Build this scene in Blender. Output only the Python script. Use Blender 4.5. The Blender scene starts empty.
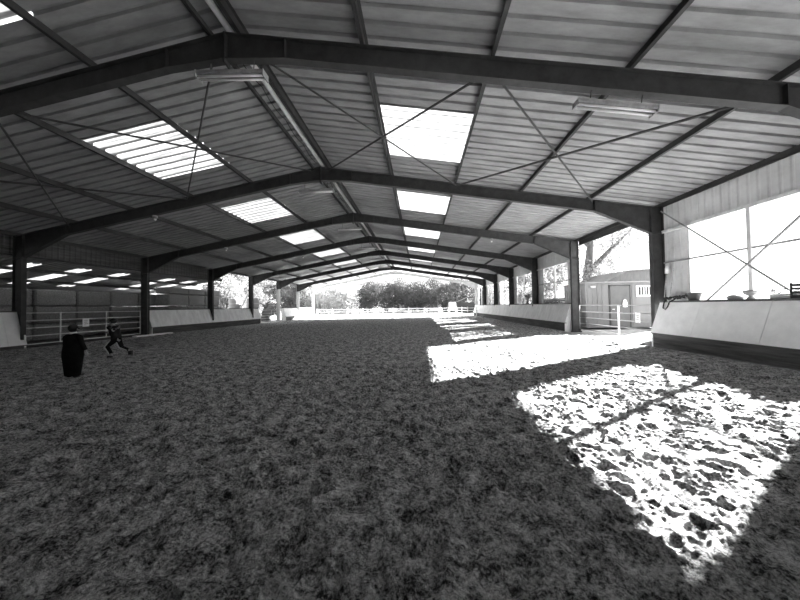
import bpy, math, random
import numpy as np
from mathutils import Vector, Matrix
random.seed(7); rng = np.random.default_rng(7)
S = bpy.context.scene
COL = S.collection

# ---------------------------------------------------------------- camera
F_PX, YAW, PITCH, ROLL, CAM_H = 294.4, .065, .022, -.015, 1.6
cy, sy = math.cos(YAW), math.sin(YAW)
fw = Vector((-sy*math.cos(PITCH), cy*math.cos(PITCH), math.sin(PITCH)))
rt = Vector((cy, sy, 0)); up = rt.cross(fw)
r2 = rt*math.cos(ROLL)+up*math.sin(ROLL); u2 = -rt*math.sin(ROLL)+up*math.cos(ROLL)
cam = bpy.data.cameras.new('camera'); camo = bpy.data.objects.new('camera', cam); COL.objects.link(camo)
M = Matrix((r2, u2, -fw)).transposed().to_4x4(); M.translation = Vector((0, 0, CAM_H))
camo.matrix_world = M
cam.sensor_width = 36; cam.lens = F_PX*36/800; cam.clip_start = .05; cam.clip_end = 800
S.camera = camo

# ---------------------------------------------------------------- sky, sun, exposure
SUN_DIR = Vector((1, .69, .55)).normalized()          # towards the sun
w = bpy.data.worlds.new('sky'); S.world = w; w.use_nodes = True
nt = w.node_tree; bg = nt.nodes['Background']
SKY = 2.3
tc = nt.nodes.new('ShaderNodeTexCoord'); sep = nt.nodes.new('ShaderNodeSeparateXYZ'); rp = nt.nodes.new('ShaderNodeValToRGB')
nt.links.new(tc.outputs['Generated'], sep.inputs[0]); nt.links.new(sep.outputs['Z'], rp.inputs[0]); nt.links.new(rp.outputs[0], bg.inputs[0])
rp.color_ramp.elements[0].color = (1, 1, 1, 1); rp.color_ramp.elements[1].color = (.62, .62, .62, 1)
bg.inputs[1].default_value = SKY
sl = bpy.data.lights.new('sun', 'SUN'); so = bpy.data.objects.new('sun', sl); COL.objects.link(so)
sl.energy = 90; sl.angle = math.radians(.6)
so.rotation_euler = SUN_DIR.to_track_quat('Z', 'Y').to_euler(); so.location = (40, 27, 30)
S.view_settings.view_transform = 'Standard'; S.view_settings.look = 'None'
S.view_settings.gamma = 1; S.view_settings.use_curve_mapping = False
S.view_settings.exposure = 0.0

# ---------------------------------------------------------------- materials
def mat(name, v, rough=.7, metal=0, noise=None, bump=None, trans=0, alpha_wave=None, spec=.3):
    m = bpy.data.materials.new(name); m.use_nodes = True; n = m.node_tree; b = n.nodes['Principled BSDF']
    b.inputs['Roughness'].default_value = rough; b.inputs['Metallic'].default_value = metal
    b.inputs['Specular IOR Level'].default_value = spec
    b.inputs['Base Color'].default_value = (v, v, v, 1)
    co = n.nodes.new('ShaderNodeTexCoord')
    if noise:
        sc, amt = noise[:2]
        mp = n.nodes.new('ShaderNodeMapping'); mp.inputs['Scale'].default_value = noise[2] if len(noise) > 2 else (1, 1, 1)
        n.links.new(co.outputs['Object'], mp.inputs[0])
        t = n.nodes.new('ShaderNodeTexNoise'); t.inputs['Scale'].default_value = sc; t.inputs['Detail'].default_value = 6; t.inputs['Roughness'].default_value = .65
        n.links.new(mp.outputs[0], t.inputs[0])
        r = n.nodes.new('ShaderNodeValToRGB'); a = v*(1-amt); c = min(1, v*(1+amt))
        r.color_ramp.elements[0].color = (a, a, a, 1); r.color_ramp.elements[1].color = (c, c, c, 1)
        r.color_ramp.elements[0].position = .3; r.color_ramp.elements[1].position = .7
        n.links.new(t.outputs[0], r.inputs[0]); n.links.new(r.outputs[0], b.inputs['Base Color'])
    if bump:
        t2 = n.nodes.new('ShaderNodeTexNoise'); t2.inputs['Scale'].default_value = bump[0]; t2.inputs['Detail'].default_value = 8; t2.inputs['Roughness'].default_value = .7
        n.links.new(co.outputs['Object'], t2.inputs[0])
        bp = n.nodes.new('ShaderNodeBump'); bp.inputs['Strength'].default_value = bump[1]; bp.inputs['Distance'].default_value = bump[2]
        n.links.new(t2.outputs[0], bp.inputs['Height']); n.links.new(bp.outputs[0], b.inputs['Normal'])
    if trans:
        tr = n.nodes.new('ShaderNodeBsdfTranslucent'); tr.inputs[0].default_value = (v, v, v, 1)
        if noise: n.links.new(r.outputs[0], tr.inputs[0])
        mx = n.nodes.new('ShaderNodeMixShader'); mx.inputs[0].default_value = trans
        n.links.new(b.outputs[0], mx.inputs[1]); n.links.new(tr.outputs[0], mx.inputs[2])
        n.links.new(mx.outputs[0], n.nodes['Material Output'].inputs[0])
    return m
m_sand = mat('sand', .4, .95, noise=(5, .93), bump=(20, 1.0, .09), spec=.1)
_n = m_sand.node_tree; _r = [n for n in _n.nodes if n.type == 'VALTORGB'][0]; _l = _r.inputs[0].links[0].from_node
_t = _n.nodes.new('ShaderNodeTexNoise'); _t.inputs['Scale'].default_value = 34; _t.inputs['Detail'].default_value = 5; _t.inputs['Roughness'].default_value = .8
_c = [n for n in _n.nodes if n.type == 'TEX_COORD'][0]; _n.links.new(_c.outputs['Object'], _t.inputs[0])
_m = _n.nodes.new('ShaderNodeMath'); _m.operation = 'MULTIPLY_ADD'; _m.inputs[1].default_value = 1.5; _n.links.new(_t.outputs[0], _m.inputs[0])
_m2 = _n.nodes.new('ShaderNodeMath'); _m2.operation = 'MULTIPLY_ADD'; _m2.inputs[1].default_value = .9; _m2.inputs[2].default_value = -.72; _n.links.new(_l.outputs[0], _m2.inputs[0])
_n.links.new(_m2.outputs[0], _m.inputs[2]); _n.links.new(_m.outputs[0], _r.inputs[0])
m_leafb = mat('back_lit_leaf', .3, .8, noise=(.8, .5), trans=.35, spec=.1)
m_pale = mat('pale_steel', .6, .6, noise=(3, .1))  # paler tone given to the far left columns and the whole last frame
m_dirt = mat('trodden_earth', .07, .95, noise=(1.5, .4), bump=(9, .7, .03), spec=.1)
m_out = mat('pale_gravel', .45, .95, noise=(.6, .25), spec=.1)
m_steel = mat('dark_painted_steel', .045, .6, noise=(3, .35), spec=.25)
m_purlin = mat('purlin_steel', .05, .6, noise=(3, .3), spec=.2)
m_sheet = mat('roof_sheet_underside', .3, .65, noise=(1.1, .25, (1, 3, 1)), spec=.3)
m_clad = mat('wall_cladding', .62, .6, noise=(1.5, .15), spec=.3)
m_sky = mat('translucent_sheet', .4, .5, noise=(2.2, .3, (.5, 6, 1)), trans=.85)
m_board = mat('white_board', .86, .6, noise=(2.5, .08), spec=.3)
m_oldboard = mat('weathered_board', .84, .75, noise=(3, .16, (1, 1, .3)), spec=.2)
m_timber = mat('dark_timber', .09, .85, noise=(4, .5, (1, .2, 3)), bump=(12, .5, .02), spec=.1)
m_galv = mat('galvanised_tube', .65, .5, 0, noise=(5, .2))
m_whitet = mat('white_tube', .8, .5)
m_pipe = mat('pale_pipe', .8, .45, noise=(4, .15))
m_lampm = mat('lamp_housing', .3, .5, noise=(6, .3))
m_tube = mat('lamp_tube', .75, .3)
m_rod = mat('brace_rod_steel', .06, .6)
m_rodp = mat('pale_brace_rod', .26, .6)
m_straw = mat('straw', .25, .95, noise=(14, .6, (1, 1, 3)), bump=(30, 1, .05), spec=.1)
m_leafd = mat('dark_leaf', .17, .8, noise=(.8, .5), trans=.35, spec=.1)
m_leafm = mat('mid_leaf', .22, .8, noise=(.8, .4), trans=.4, spec=.1)
m_leafl = mat('pale_leaf', .6, .8, noise=(.8, .25), trans=.6, spec=.1)
m_bark = mat('bark', .1, .95, noise=(5, .5, (1, 1, .3)), bump=(9, .8, .04), spec=.1)
m_cabin = mat('cabin_paint', .15, .6, noise=(1.2, .18, (1, 1, .3)), spec=.3)
m_door = mat('door_paint', .1, .6, noise=(1.5, .15), spec=.3)
m_shedr = mat('corrugated_iron', .12, .6, noise=(2, .25, (4, 1, 1)))
m_dark = mat('black_rubber', .03, .6, noise=(6, .3))
m_glass = mat('dark_glass', .03, .15, spec=.6)
m_paper = mat('paper', .8, .8, noise=(9, .12))
m_ink = mat('ink', .05, .8)
m_cloth_b = mat('black_cloth', .012, .95, noise=(8, .4), bump=(6, .5, .02), spec=.05)
m_cloth_g = mat('dark_grey_cloth', .03, .95, noise=(8, .4), spec=.05)
m_cloth_w = mat('white_cloth', .7, .9)
m_skin = mat('skin', .38, .6, spec=.3)
m_hair = mat('dark_hair', .015, .7)
m_wrap = mat('bale_wrap', .2, .4, noise=(3, .1))
m_bucket = mat('grey_rubber', .09, .6, noise=(5, .2))
m_plast = mat('grey_plastic', .3, .5, noise=(5, .2))
m_rope = mat('pale_rope', .45, .9, noise=(20, .4))
m_conc = mat('concrete_kerb', .3, .9, noise=(3, .3), bump=(10, .5, .02))

# ---------------------------------------------------------------- mesh collector
class MB:
    def __init__(s): s.v = []; s.f = []
    def add(s, vs, fs):
        o = len(s.v); s.v += [tuple(a) for a in vs]; s.f += [tuple(i+o for i in f) for f in fs]; return s
    def box(s, x0, x1, y0, y1, z0, z1):
        return s.add([(x, y, z) for z in (z0, z1) for y in (y0, y1) for x in (x0, x1)],
                     [(0, 2, 3, 1), (4, 5, 7, 6), (0, 1, 5, 4), (2, 6, 7, 3), (0, 4, 6, 2), (1, 3, 7, 5)])
    def beam(s, p, q, w_, h_, upv=(0, 0, 1)):
        p, q = Vector(p), Vector(q); d = (q-p).normalized(); u = Vector(upv); a = d.cross(u)
        if a.length < 1e-4: a = d.cross(Vector((1, 0, 0)))
        a.normalize(); b = a.cross(d); a *= w_/2; b *= h_/2
        vs = [p-a-b, p+a-b, p+a+b, p-a+b, q-a-b, q+a-b, q+a+b, q-a+b]
        return s.add(vs, [(0, 3, 2, 1), (4, 5, 6, 7), (0, 1, 5, 4), (1, 2, 6, 5), (2, 3, 7, 6), (3, 0, 4, 7)])
    def tube(s, pts, rad, n=8):
        pts = [Vector(p) for p in pts]; rads = rad if isinstance(rad, (list, tuple)) else [rad]*len(pts)
        vs = []; prev = None
        for i, p in enumerate(pts):
            d = (pts[min(i+1, len(pts)-1)]-pts[max(i-1, 0)]).normalized()
            a = prev if prev and abs(prev.dot(d)) < .95 else Vector((0, 0, 1)) if abs(d.z) < .9 else Vector((1, 0, 0))
            a = (a-d*a.dot(d)).normalized(); prev = a; b = d.cross(a)
            for k in range(n):
                t = 2*math.pi*k/n; vs.append(p+(a*math.cos(t)+b*math.sin(t))*rads[i])
        fs = [(i*n+k, i*n+(k+1) % n, (i+1)*n+(k+1) % n, (i+1)*n+k) for i in range(len(pts)-1) for k in range(n)]
        fs += [tuple(range(n))[::-1], tuple((len(pts)-1)*n+k for k in range(n))]
        return s.add(vs, fs)
    def lathe(s, prof, n=16, c=(0, 0, 0), sx=1, sy_=1):
        vs = [(c[0]+r*math.cos(2*math.pi*k/n)*sx, c[1]+r*math.sin(2*math.pi*k/n)*sy_, c[2]+z) for r, z in prof for k in range(n)]
        fs = [(i*n+k, i*n+(k+1) % n, (i+1)*n+(k+1) % n, (i+1)*n+k) for i in range(len(prof)-1) for k in range(n)]
        fs += [tuple(range(n))[::-1], tuple((len(prof)-1)*n+k for k in range(n))]
        return s.add(vs, fs)
    def prism(s, poly, y0, y1):       # poly of (x,z), extruded along y
        n = len(poly); vs = [(x, y, z) for y in (y0, y1) for x, z in poly]
        return s.add(vs, [tuple(range(n)), tuple(range(n, 2*n))[::-1]]+[(i, i+n, (i+1) % n+n, (i+1) % n) for i in range(n)])
    def build(s, name, m, parent=None, smooth=False, bevel=0, off=(0, 0, 0)):
        me = bpy.data.meshes.new(name); o_ = Vector(off)
        me.from_pydata([tuple(Vector(a)-o_) for a in s.v], [], s.f); me.update()
        import bmesh
        b = bmesh.new(); b.from_mesh(me); bmesh.ops.recalc_face_normals(b, faces=b.faces); b.to_mesh(me); b.free()
        o = bpy.data.objects.new(name, me); COL.objects.link(o); me.materials.append(m)
        if smooth: me.shade_smooth()
        if parent: o.parent = parent
        else: o.location = o_
        if bevel:
            md = o.modifiers.new('b', 'BEVEL'); md.width = bevel; md.segments = 2; md.limit_method = 'ANGLE'
        return o
def thing(name, label, cat, loc=(0, 0, 0), group=None, rz=0):
    o = bpy.data.objects.new(name, None); COL.objects.link(o); o.location = loc; o.rotation_euler.z = rz
    o.empty_display_size = .1
    o['label'] = label; o['category'] = cat
    if group: o['group'] = group
    return o
def tag(o, label, cat, group=None):
    o['label'] = label; o['category'] = cat
    if group: o['group'] = group
    return o
def struct(o): o['kind'] = 'structure'; return o
def copy_tree(o, parent=None):
    c = o.copy(); COL.objects.link(c); c.parent = parent
    for ch in list(o.children): copy_tree(ch, c)
    return c

# ---------------------------------------------------------------- building dimensions
XL, XR, XA = -17.88, 9.37, -4.0
ZL, ZR, ZA = 4.965, 5.229, 7.429        # top of the rafters
Y1, BAY = 5.9, 6.0
FY = [Y1+BAY*i for i in range(8)]       # frames 1..8
BACK = -6.1
def ztop(x): return ZA+(x-XA)*(ZR-ZA)/(XR-XA) if x > XA else ZA+(XA-x)*(ZL-ZA)/(XA-XL)
PUR_R = [XA+.35+(XR-XA-.35)*i/5 for i in range(6)]; PUR_L = [XA-.35+(XL-XA+.35)*i/5 for i in range(6)]
PH = .2

# ---------------------------------------------------------------- floor (ploughed sand)
def vnoise(X, Y, seed):
    r = np.random.default_rng(seed); T = r.random((256, 256))
    xi = np.floor(X).astype(int); yi = np.floor(Y).astype(int); fx_ = X-xi; fy_ = Y-yi
    fx_ = fx_*fx_*(3-2*fx_); fy_ = fy_*fy_*(3-2*fy_)
    a = T[xi % 256, yi % 256]; b = T[(xi+1) % 256, yi % 256]; c = T[xi % 256, (yi+1) % 256]; d = T[(xi+1) % 256, (yi+1) % 256]
    return (a*(1-fx_)+b*fx_)*(1-fy_)+(c*(1-fx_)+d*fx_)*fy_-.5
def ax(parts): return np.concatenate([np.arange(a, b-1e-6, s_) for a, b, s_ in parts]+[[parts[-1][1]]])
gx = ax([(-17.55, -9, .08), (-9, -4, .04), (-4, 5, .016), (5, 8.6, .035)])
gy = ax([(BACK, .9, .25), (.9, 4, .012), (4, 8, .02), (8, 16, .05), (16, 30, .1), (30, 48.5, .25)])
X, Y = np.meshgrid(gx, gy); Z = np.zeros_like(X)
wx = X+.25*vnoise(X*2, Y*2, 31); wy = Y+.25*vnoise(X*2, Y*2, 32)
def ridge(a, b, sd): return .5-2*np.abs(vnoise(a, b, sd))
Z += .04*vnoise(X*.7, Y*.7, 1)+.03*vnoise(wx*2.3, wy*2.3, 2)+.042*vnoise(wx*5.1, wy*5.1, 3)
wx += .05*vnoise(X*9, Y*9, 33); wy += .05*vnoise(X*9, Y*9, 34)
Z += .030*ridge(wx*7, wy*7, 4)+.020*vnoise(wx*13, wy*13, 5)+.014*ridge(wx*19, wy*19, 6)+.014*vnoise(X*33, Y*33, 7)+.009*vnoise(X*61, Y*61, 10)
clod = np.clip(vnoise(wx*16, wy*16, 8)-.1, 0, 1); Z += .07*clod*(vnoise(X*1.3, Y*1.3, 9)+.6)
WX = X+.05*vnoise(X*9, Y*9, 41)+.03*vnoise(X*21, Y*21, 43); WY = Y+.05*vnoise(X*9, Y*9, 42)+.03*vnoise(X*21, Y*21, 44)
def stamp(n, x0, x1, y0, y1):
    px = rng.uniform(x0, x1, n); py = rng.uniform(y0, y1, n)
    for i in range(n):
        a = rng.uniform(.03, .075); b = a*rng.uniform(1.0, 2.0); th = rng.normal(1.3, .8); dp = rng.uniform(.008, .034)
        R_ = b*2.2
        i0, i1 = np.searchsorted(gx, [px[i]-R_, px[i]+R_]); j0, j1 = np.searchsorted(gy, [py[i]-R_, py[i]+R_])
        if i1-i0 < 2 or j1-j0 < 2: continue
        dx = WX[j0:j1, i0:i1]-px[i]; dy = WY[j0:j1, i0:i1]-py[i]
        u = (dx*math.cos(th)+dy*math.sin(th))/a; v = (-dx*math.sin(th)+dy*math.cos(th))/b
        q = u*u+v*v
        Z[j0:j1, i0:i1] += -dp*np.exp(-q*q*.9)+dp*.55*np.exp(-(np.sqrt(q)-1.35)**2*9)
stamp(2600, -9, 8.5, .9, 8); stamp(3800, -17, 8.5, 4, 18); stamp(2200, -17, 8.5, 18, 48)
# the sand is a little higher outside the gates and settles to the base of the boards
edge = np.clip(np.minimum(X-gx[0], gx[-1]-X)/.6, 0, 1); Z = Z*(.25+.75*edge)
Z -= .02
nx, ny = len(gx), len(gy)
co = np.stack([X, Y, Z], -1).reshape(-1, 3)
idx = np.arange(nx*ny).reshape(ny, nx)
q = np.stack([idx[:-1, :-1], idx[:-1, 1:], idx[1:, 1:], idx[1:, :-1]], -1).reshape(-1, 4)
me = bpy.data.meshes.new('floor'); me.vertices.add(len(co)); me.vertices.foreach_set('co', co.ravel())
me.loops.add(q.size); me.loops.foreach_set('vertex_index', q.ravel().astype(np.int32))
me.polygons.add(len(q)); me.polygons.foreach_set('loop_start', np.arange(0, q.size, 4, dtype=np.int32))
me.update(calc_edges=True); me.validate(); me.shade_smooth(); me.materials.append(m_sand)
fl = bpy.data.objects.new('floor', me); COL.objects.link(fl); struct(fl)
g = MB()
for x0, x1, y0, y1 in ((-160, -28.6, -60, 220), (-28.6, gx[0], -60, -6), (-28.6, gx[0], 31, 220), (gx[-1], 160, -60, 220), (gx[0], gx[-1], -60, BACK), (gx[0], gx[-1], gy[-1], 220)):
    g.box(x0, x1, y0, y1, -.3, -.06)
struct(g.build('ground', m_out))
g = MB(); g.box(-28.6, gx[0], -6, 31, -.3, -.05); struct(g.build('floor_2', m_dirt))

# ---------------------------------------------------------------- ceiling: ribbed sheets with openings for the skylights
PITCH_R = 1/3
def sheet(mb, xa, xb, ya, yb, lift=PH, th=.006, rib=.06):
    """trapezoid ribs run across the barn, along the slope"""
    prof = []; k0 = int(round((ya)/PITCH_R*1.0)); y = ya
    n = max(1, int(round((yb-ya)/PITCH_R)))
    p = (yb-ya)/n
    for i in range(n):
        b = ya+i*p
        prof += [(b, 0), (b+p*.7, 0), (b+p*.75, rib), (b+p*.95, rib)]
    prof.append((yb, 0))
    vs = []; m_ = len(prof)
    for x in (xa, xb):
        for t in (0, th):
            for yy, h in prof: vs.append((x, yy, ztop(x)+lift+h+t))
    fs = []
    for i in range(m_-1):
        fs.append((i, i+1, 2*m_+i+1, 2*m_+i)); fs.append((m_+i, 3*m_+i, 3*m_+i+1, m_+i+1))
    mb.add(vs, fs)
SKYL = []
ce = MB()
XRE, XLE = XR+.12, XL-.25
for b in range(-2, 7):
    y0 = Y1+BAY*b; y1 = y0+BAY; s0, s1 = y0+2, y0+14/3+(1/3 if b == -1 else 0)
    if b == -2:
        for xa, xb in ((XA, XRE), (XA, XLE)): sheet(ce, xa, xb, y0, y1)
        continue
    if b == 6:
        continue
    for P_, xe in ((PUR_R, XRE), (PUR_L, XLE)):
        sheet(ce, XA, xe, y0, s0); sheet(ce, XA, xe, s1, y1)
        sheet(ce, XA, P_[1], s0, s1); sheet(ce, P_[2], xe, s0, s1)
        SKYL.append((P_[1], P_[2], s0, s1, b))
struct(ce.build('ceiling', m_sheet))
# ridge capping
rc = MB(); rc.beam((XA, BACK, ZA+PH+.06), (XA, 48, ZA+PH+.06), .5, .02)
struct(rc.build('trim_1', m_sheet))
num = ['nearest to the camera', 'between the first and second rafters', 'between the second and third rafters', 'between the third and fourth rafters',
       'between the fourth and fifth rafters', 'between the fifth and sixth rafters', 'between the sixth and seventh rafters']
for xa, xb, y0, y1, b in SKYL:
    k = MB(); sheet(k, xa-.05*(1 if xb > xa else -1), xb+.05*(1 if xb > xa else -1), y0-.03, y1+.03, lift=PH+.012)
    side = 'right' if xb > xa else 'left'
    o = k.build('skylight', m_sky, off=((xa+xb)/2, (y0+y1)/2, 0))
    tag(o, 'bright translucent ribbed roof panel in the %s slope, %s' % (side, num[b+1]), 'skylight', 'translucent roof panels')
for xe, side in ((XRE, 'right'), (XLE, 'left')):
    k = MB(); sheet(k, XA, xe, FY[6], FY[7]+.35)
    o = k.build('skylight', m_sky)
    tag(o, 'pale translucent sheeting over the last bay, %s slope at the open far end' % side, 'skylight', 'translucent sheeting of the last bay')

# ---------------------------------------------------------------- portal frames
ordn = ['nearest', 'second', 'third', 'fourth', 'fifth', 'sixth', 'seventh', 'farthest']
where = ['dark rafter across the whole top of the photo', 'dark right column at the end of the white board', 'dark right column just left of the grey cabin',
         'just beyond the far hay stack', 'beside the pair of wrapped bales', 'left column pale behind the small side gate', 'slim beside a slanting pole', 'pale gable frame at the open far end']
def make_frame():
    t = thing('portal_frame', '', 'frame')
    F = .18
    for sgn, xc, zc in ((1, XR, ZR), (-1, XL, ZL)):
        # column (I section, web across the barn)
        c = MB(); xi = xc-sgn*.44
        zt = ztop(xc)-.02
        c.box(min(xc, xc-sgn*.018), max(xc, xc-sgn*.018), -F/2, F/2, 0, zt)
        c.box(min(xi, xi+sgn*.018), max(xi, xi+sgn*.018), -F/2, F/2, 0, ztop(xi)-1.0)
        c.box(min(xc, xi), max(xc, xi), -.007, .007, 0, ztop(xi)-1.04)
        c.box(min(xc, xi), max(xc, xi), -F/2, F/2, ztop(xi)-1.05, ztop(xi)-1.03)
        c.box(min(xc, xi)-.03, max(xc, xi)+.03, -F/2-.04, F/2+.04, -.05, .03)
        c.build('column', m_steel, t)
        # rafter
        r = MB()
        xs = [xc, xc-sgn*.44, xc-sgn*2.5, XA+sgn*1.3, XA]
        dp = [1.05, 1.03, .44, .44, .56]
        top = [(x, ztop(x)) for x in xs]; bot = [(x, ztop(x)-d) for x, d in zip(xs, dp)]
        for i in range(4):
            (xa, za), (xb, zb) = top[i], top[i+1]; (_, wa), (_, wb) = bot[i], bot[i+1]
            r.prism([(xa, za), (xb, zb), (xb, zb-.02), (xa, za-.02)], -F/2, F/2)
            r.prism([(xa, wa), (xb, wb), (xb, wb+.02), (xa, wa+.02)], -F/2, F/2)
            r.prism([(xa, za), (xb, zb), (xb, wb), (xa, wa)], -.007, .007)
        for x in (xs[1], xs[2], xs[3]):
            d = np.interp(0, [0, 1], [0, 1]); k_ = xs.index(x)
            r.box(x-.008, x+.008, -F/2, F/2, ztop(x)-dp[k_], ztop(x))
        if sgn > 0: r.box(XA-.02, XA+.02, -F/2-.01, F/2+.01, ZA-.66, ZA)
        r.build('rafter', m_steel, t)
        # haunch plate line and cleats
        cl = MB()
        for xp in (PUR_R if sgn > 0 else PUR_L):
            cl.box(xp-.06, xp+.06, -.08, .08, ztop(xp)-.03, ztop(xp)+.02)
    return t
fr = make_frame()
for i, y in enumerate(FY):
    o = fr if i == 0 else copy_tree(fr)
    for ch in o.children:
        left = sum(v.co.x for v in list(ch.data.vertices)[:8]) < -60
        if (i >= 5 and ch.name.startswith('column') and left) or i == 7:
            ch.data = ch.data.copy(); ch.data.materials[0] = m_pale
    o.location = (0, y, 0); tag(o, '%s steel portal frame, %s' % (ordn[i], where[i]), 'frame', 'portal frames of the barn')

# purlins
pn = ['just beside the ridge', 'second from the ridge, above the skylights', 'third from the ridge, below the skylights', 'fourth from the ridge', 'fifth from the ridge', 'at the eave']
for P_, side in ((PUR_R, 'right'), (PUR_L, 'left')):
    for i, x in enumerate(P_):
        k = MB(); z = ztop(x); sg = 1 if side == 'right' else -1
        k.box(x-.008, x+.008, BACK, FY[-1]+.3, z+.01, z+PH-.004)
        k.box(min(x, x+sg*.07), max(x, x+sg*.07), BACK, FY[-1]+.3, z+PH-.02, z+PH-.006)
        k.box(min(x, x-sg*.07), max(x, x-sg*.07), BACK, FY[-1]+.3, z+.01, z+.024)
        o = k.build('purlin', m_purlin, off=(x, 20, z)); tag(o, 'dark roof purlin, %s slope, %s' % (side, pn[i]), 'purlin', 'roof purlins')

# ---------------------------------------------------------------- roof bracing between frames 1 and 2
def rod(p, q, r, m, label, group='crossed bracing rods'):
    k = MB(); k.tube([p, q], r, 6); mid = (Vector(p)+Vector(q))/2
    o = k.build('bracing_rod', m, off=mid); tag(o, label, 'rod', group)
def rp_(x, y, dz=-.12): return (x, y, ztop(x)+dz)
A_, B_ = Y1+.12, Y1+BAY-.12
for P_, side in ((PUR_R, 'right'), (PUR_L, 'left')):
    rod(rp_(P_[0], A_), rp_(P_[2], B_), .025, m_rod, 'thin dark roof rod from the nearest frame\'s ridge down to the third purlin, %s slope' % side)
    rod(rp_(P_[2], A_), rp_(P_[0], B_), .03, m_rod, 'thin dark rod from the third purlin up to the second frame\'s ridge, %s slope' % side)
    rod(rp_(P_[2], A_), rp_(P_[4], B_), .025, m_rod, 'thin dark rod running outward from the third to the fifth purlin, %s slope' % side)
    rod(rp_(P_[4], A_), rp_(P_[2], B_), .035, m_rod, 'dark rod running inward from the fifth to the third purlin, %s slope' % side)
rod((XR-.12, B_, ZR-.15), (XR-.12, A_, .2), .025, m_rodp, 'grey diagonal rod falling towards the camera across the bright right opening')
rod((XR-.16, B_, .2), (XR-.16, A_, ZR-.2), .028, m_rodp, 'grey diagonal wall rod rising towards the camera across the bright right opening')

# ridge pipe
k = MB(); k.tube([(XA+.08, BACK, ZA+.08), (XA+.08, 20, ZA+.08), (XA+.08, FY[-1], ZA+.08)], .068, 10)
for y in np.arange(-5, 48, 3): k.tube([(XA+.08, y-.04, ZA+.08), (XA+.08, y+.04, ZA+.08)], .078, 10)
tag(k.build('water_pipe', m_pipe, smooth=False), 'long pale round pipe running under the ridge of the roof', 'pipe')
k = MB()
for b in range(0, 5):
    pts = []
    for j in range(25):
        y = FY[b]+.2+j*5.6/24; t = (j % 6)/6
        pts.append((XA-.1, y, ZA+.1-.10*math.sin(math.pi*t)))
    k.tube(pts, .012, 5)
tag(k.build('electric_cable', m_dark), 'thin dark cable hanging in loops beside the ridge pipe', 'cable')

# ---------------------------------------------------------------- strip lamps
def make_lamp(L=1.45):
    t = thing('strip_lamp', '', 'lamp')
    k = MB(); k.prism([(-L/2, 0), (L/2, 0), (L/2, .07), (-L/2, .07)], -.11, .11); k.box(-L/2, L/2, -.05, .05, .06, .1)
    k.box(-L/2-.02, -L/2, -.115, .115, -.06, .08); k.box(L/2, L/2+.02, -.115, .115, -.06, .08)
    k.build('housing', m_lampm, t)
    for yy in (-.055, .055):
        k = MB(); k.tube([(-L/2, yy, -.03), (L/2, yy, -.03)], .019, 8); k.build('lamp_tube', m_tube, t, True)
    for x in (-L*.33, L*.33):
        k = MB(); k.tube([(x, 0, .09), (x, 0, .42)], .01, 6); k.build('hanger', m_rod, t)
    return t
lamp = make_lamp()
spots = [(-3.89, Y1, ZA-.9, 'grubby strip lamp hung below the ridge of the nearest frame', math.radians(3)),
         (3.85, Y1, ztop(3.85)-.75, 'strip lamp under the right rafter of the nearest frame, with cobwebs', 0)]
for i in range(1, 6):
    spots.append((-4.2, FY[i], ZA-1.0, 'strip lamp hung below the ridge of the %s frame' % ordn[i], 0))
for i, (x, y, z, lb, rot) in enumerate(spots):
    o = lamp if i == 0 else copy_tree(lamp)
    o.location = (x, y, z); tag(o, lb, 'lamp', 'strip lamps under the rafters'); o.rotation_euler.y = rot if x < 0 else math.radians(9.3)
def make_flood():
    t = thing('bulkhead_lamp', '', 'lamp')
    k = MB(); k.lathe([(.09, 0), (.1, -.05), (.06, -.14)], 12); k.build('housing', m_lampm, t, True)
    k = MB(); k.lathe([(.05, -.13), (.05, -.18), (.02, -.22)], 12); k.build('lens', m_tube, t, True)
    return t
fd = make_flood()
for i, (x, y, lb) in enumerate([(4.4, FY[2], 'small round lamp under the right rafter of the third frame'), (-11.3, FY[1], 'small round lamp under the left rafter of the second frame'),
                          (-9.6, FY[3], 'small round lamp under the left rafter of the fourth frame'), (-12.2, FY[2], 'small round lamp under the left rafter of the third frame')]):
    o = fd if i == 0 else copy_tree(fd); o.location = (x, y, ztop(x)-.46); tag(o, lb, 'lamp', 'small round lamps under the rafters')

# ---------------------------------------------------------------- right wall: fascia cladding, windows, panels
def clad(mb, x, y0, y1, z0, z1f, pitch=.25, d=.03):
    n = max(1, int(round((y1-y0)/pitch))); p = (y1-y0)/n; prof = []
    for i in range(n):
        b = y0+i*p; prof += [(b, 0), (b+p*.15, d), (b+p*.3, d), (b+p*.42, 0)]
    prof.append((y1, 0)); m_ = len(prof); vs = []
    for t in (0, .006):
        for yy, h in prof: vs.append((x+h*.8-.02+t, yy, z0))
        for yy, h in prof: vs.append((x+h*.8-.02+t, yy, z1f))
    fs = []
    for i in range(m_-1):
        fs.append((i, i+1, m_+i+1, m_+i)); fs.append((2*m_+i, 3*m_+i, 3*m_+i+1, 2*m_+i+1))
    mb.add(vs, fs)
wr = MB()
ZE = ZR+PH
XW = XR+.06
bays_r = [(BACK, -.1), (-.1, Y1)]+[(FY[i], FY[i+1]) for i in range(7)]
for i, (a, b) in enumerate(bays_r):
    if i == 3: continue                    # the open gate bay
    clad(wr, XW, a, b, 4.3, ZE)
    for s in ((a, a+1.35), (b-1.05, b)): clad(wr, XW, s[0], s[1], 1.55, 4.32)
struct(wr.build('wall_right', m_clad))
wn = 0
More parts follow.
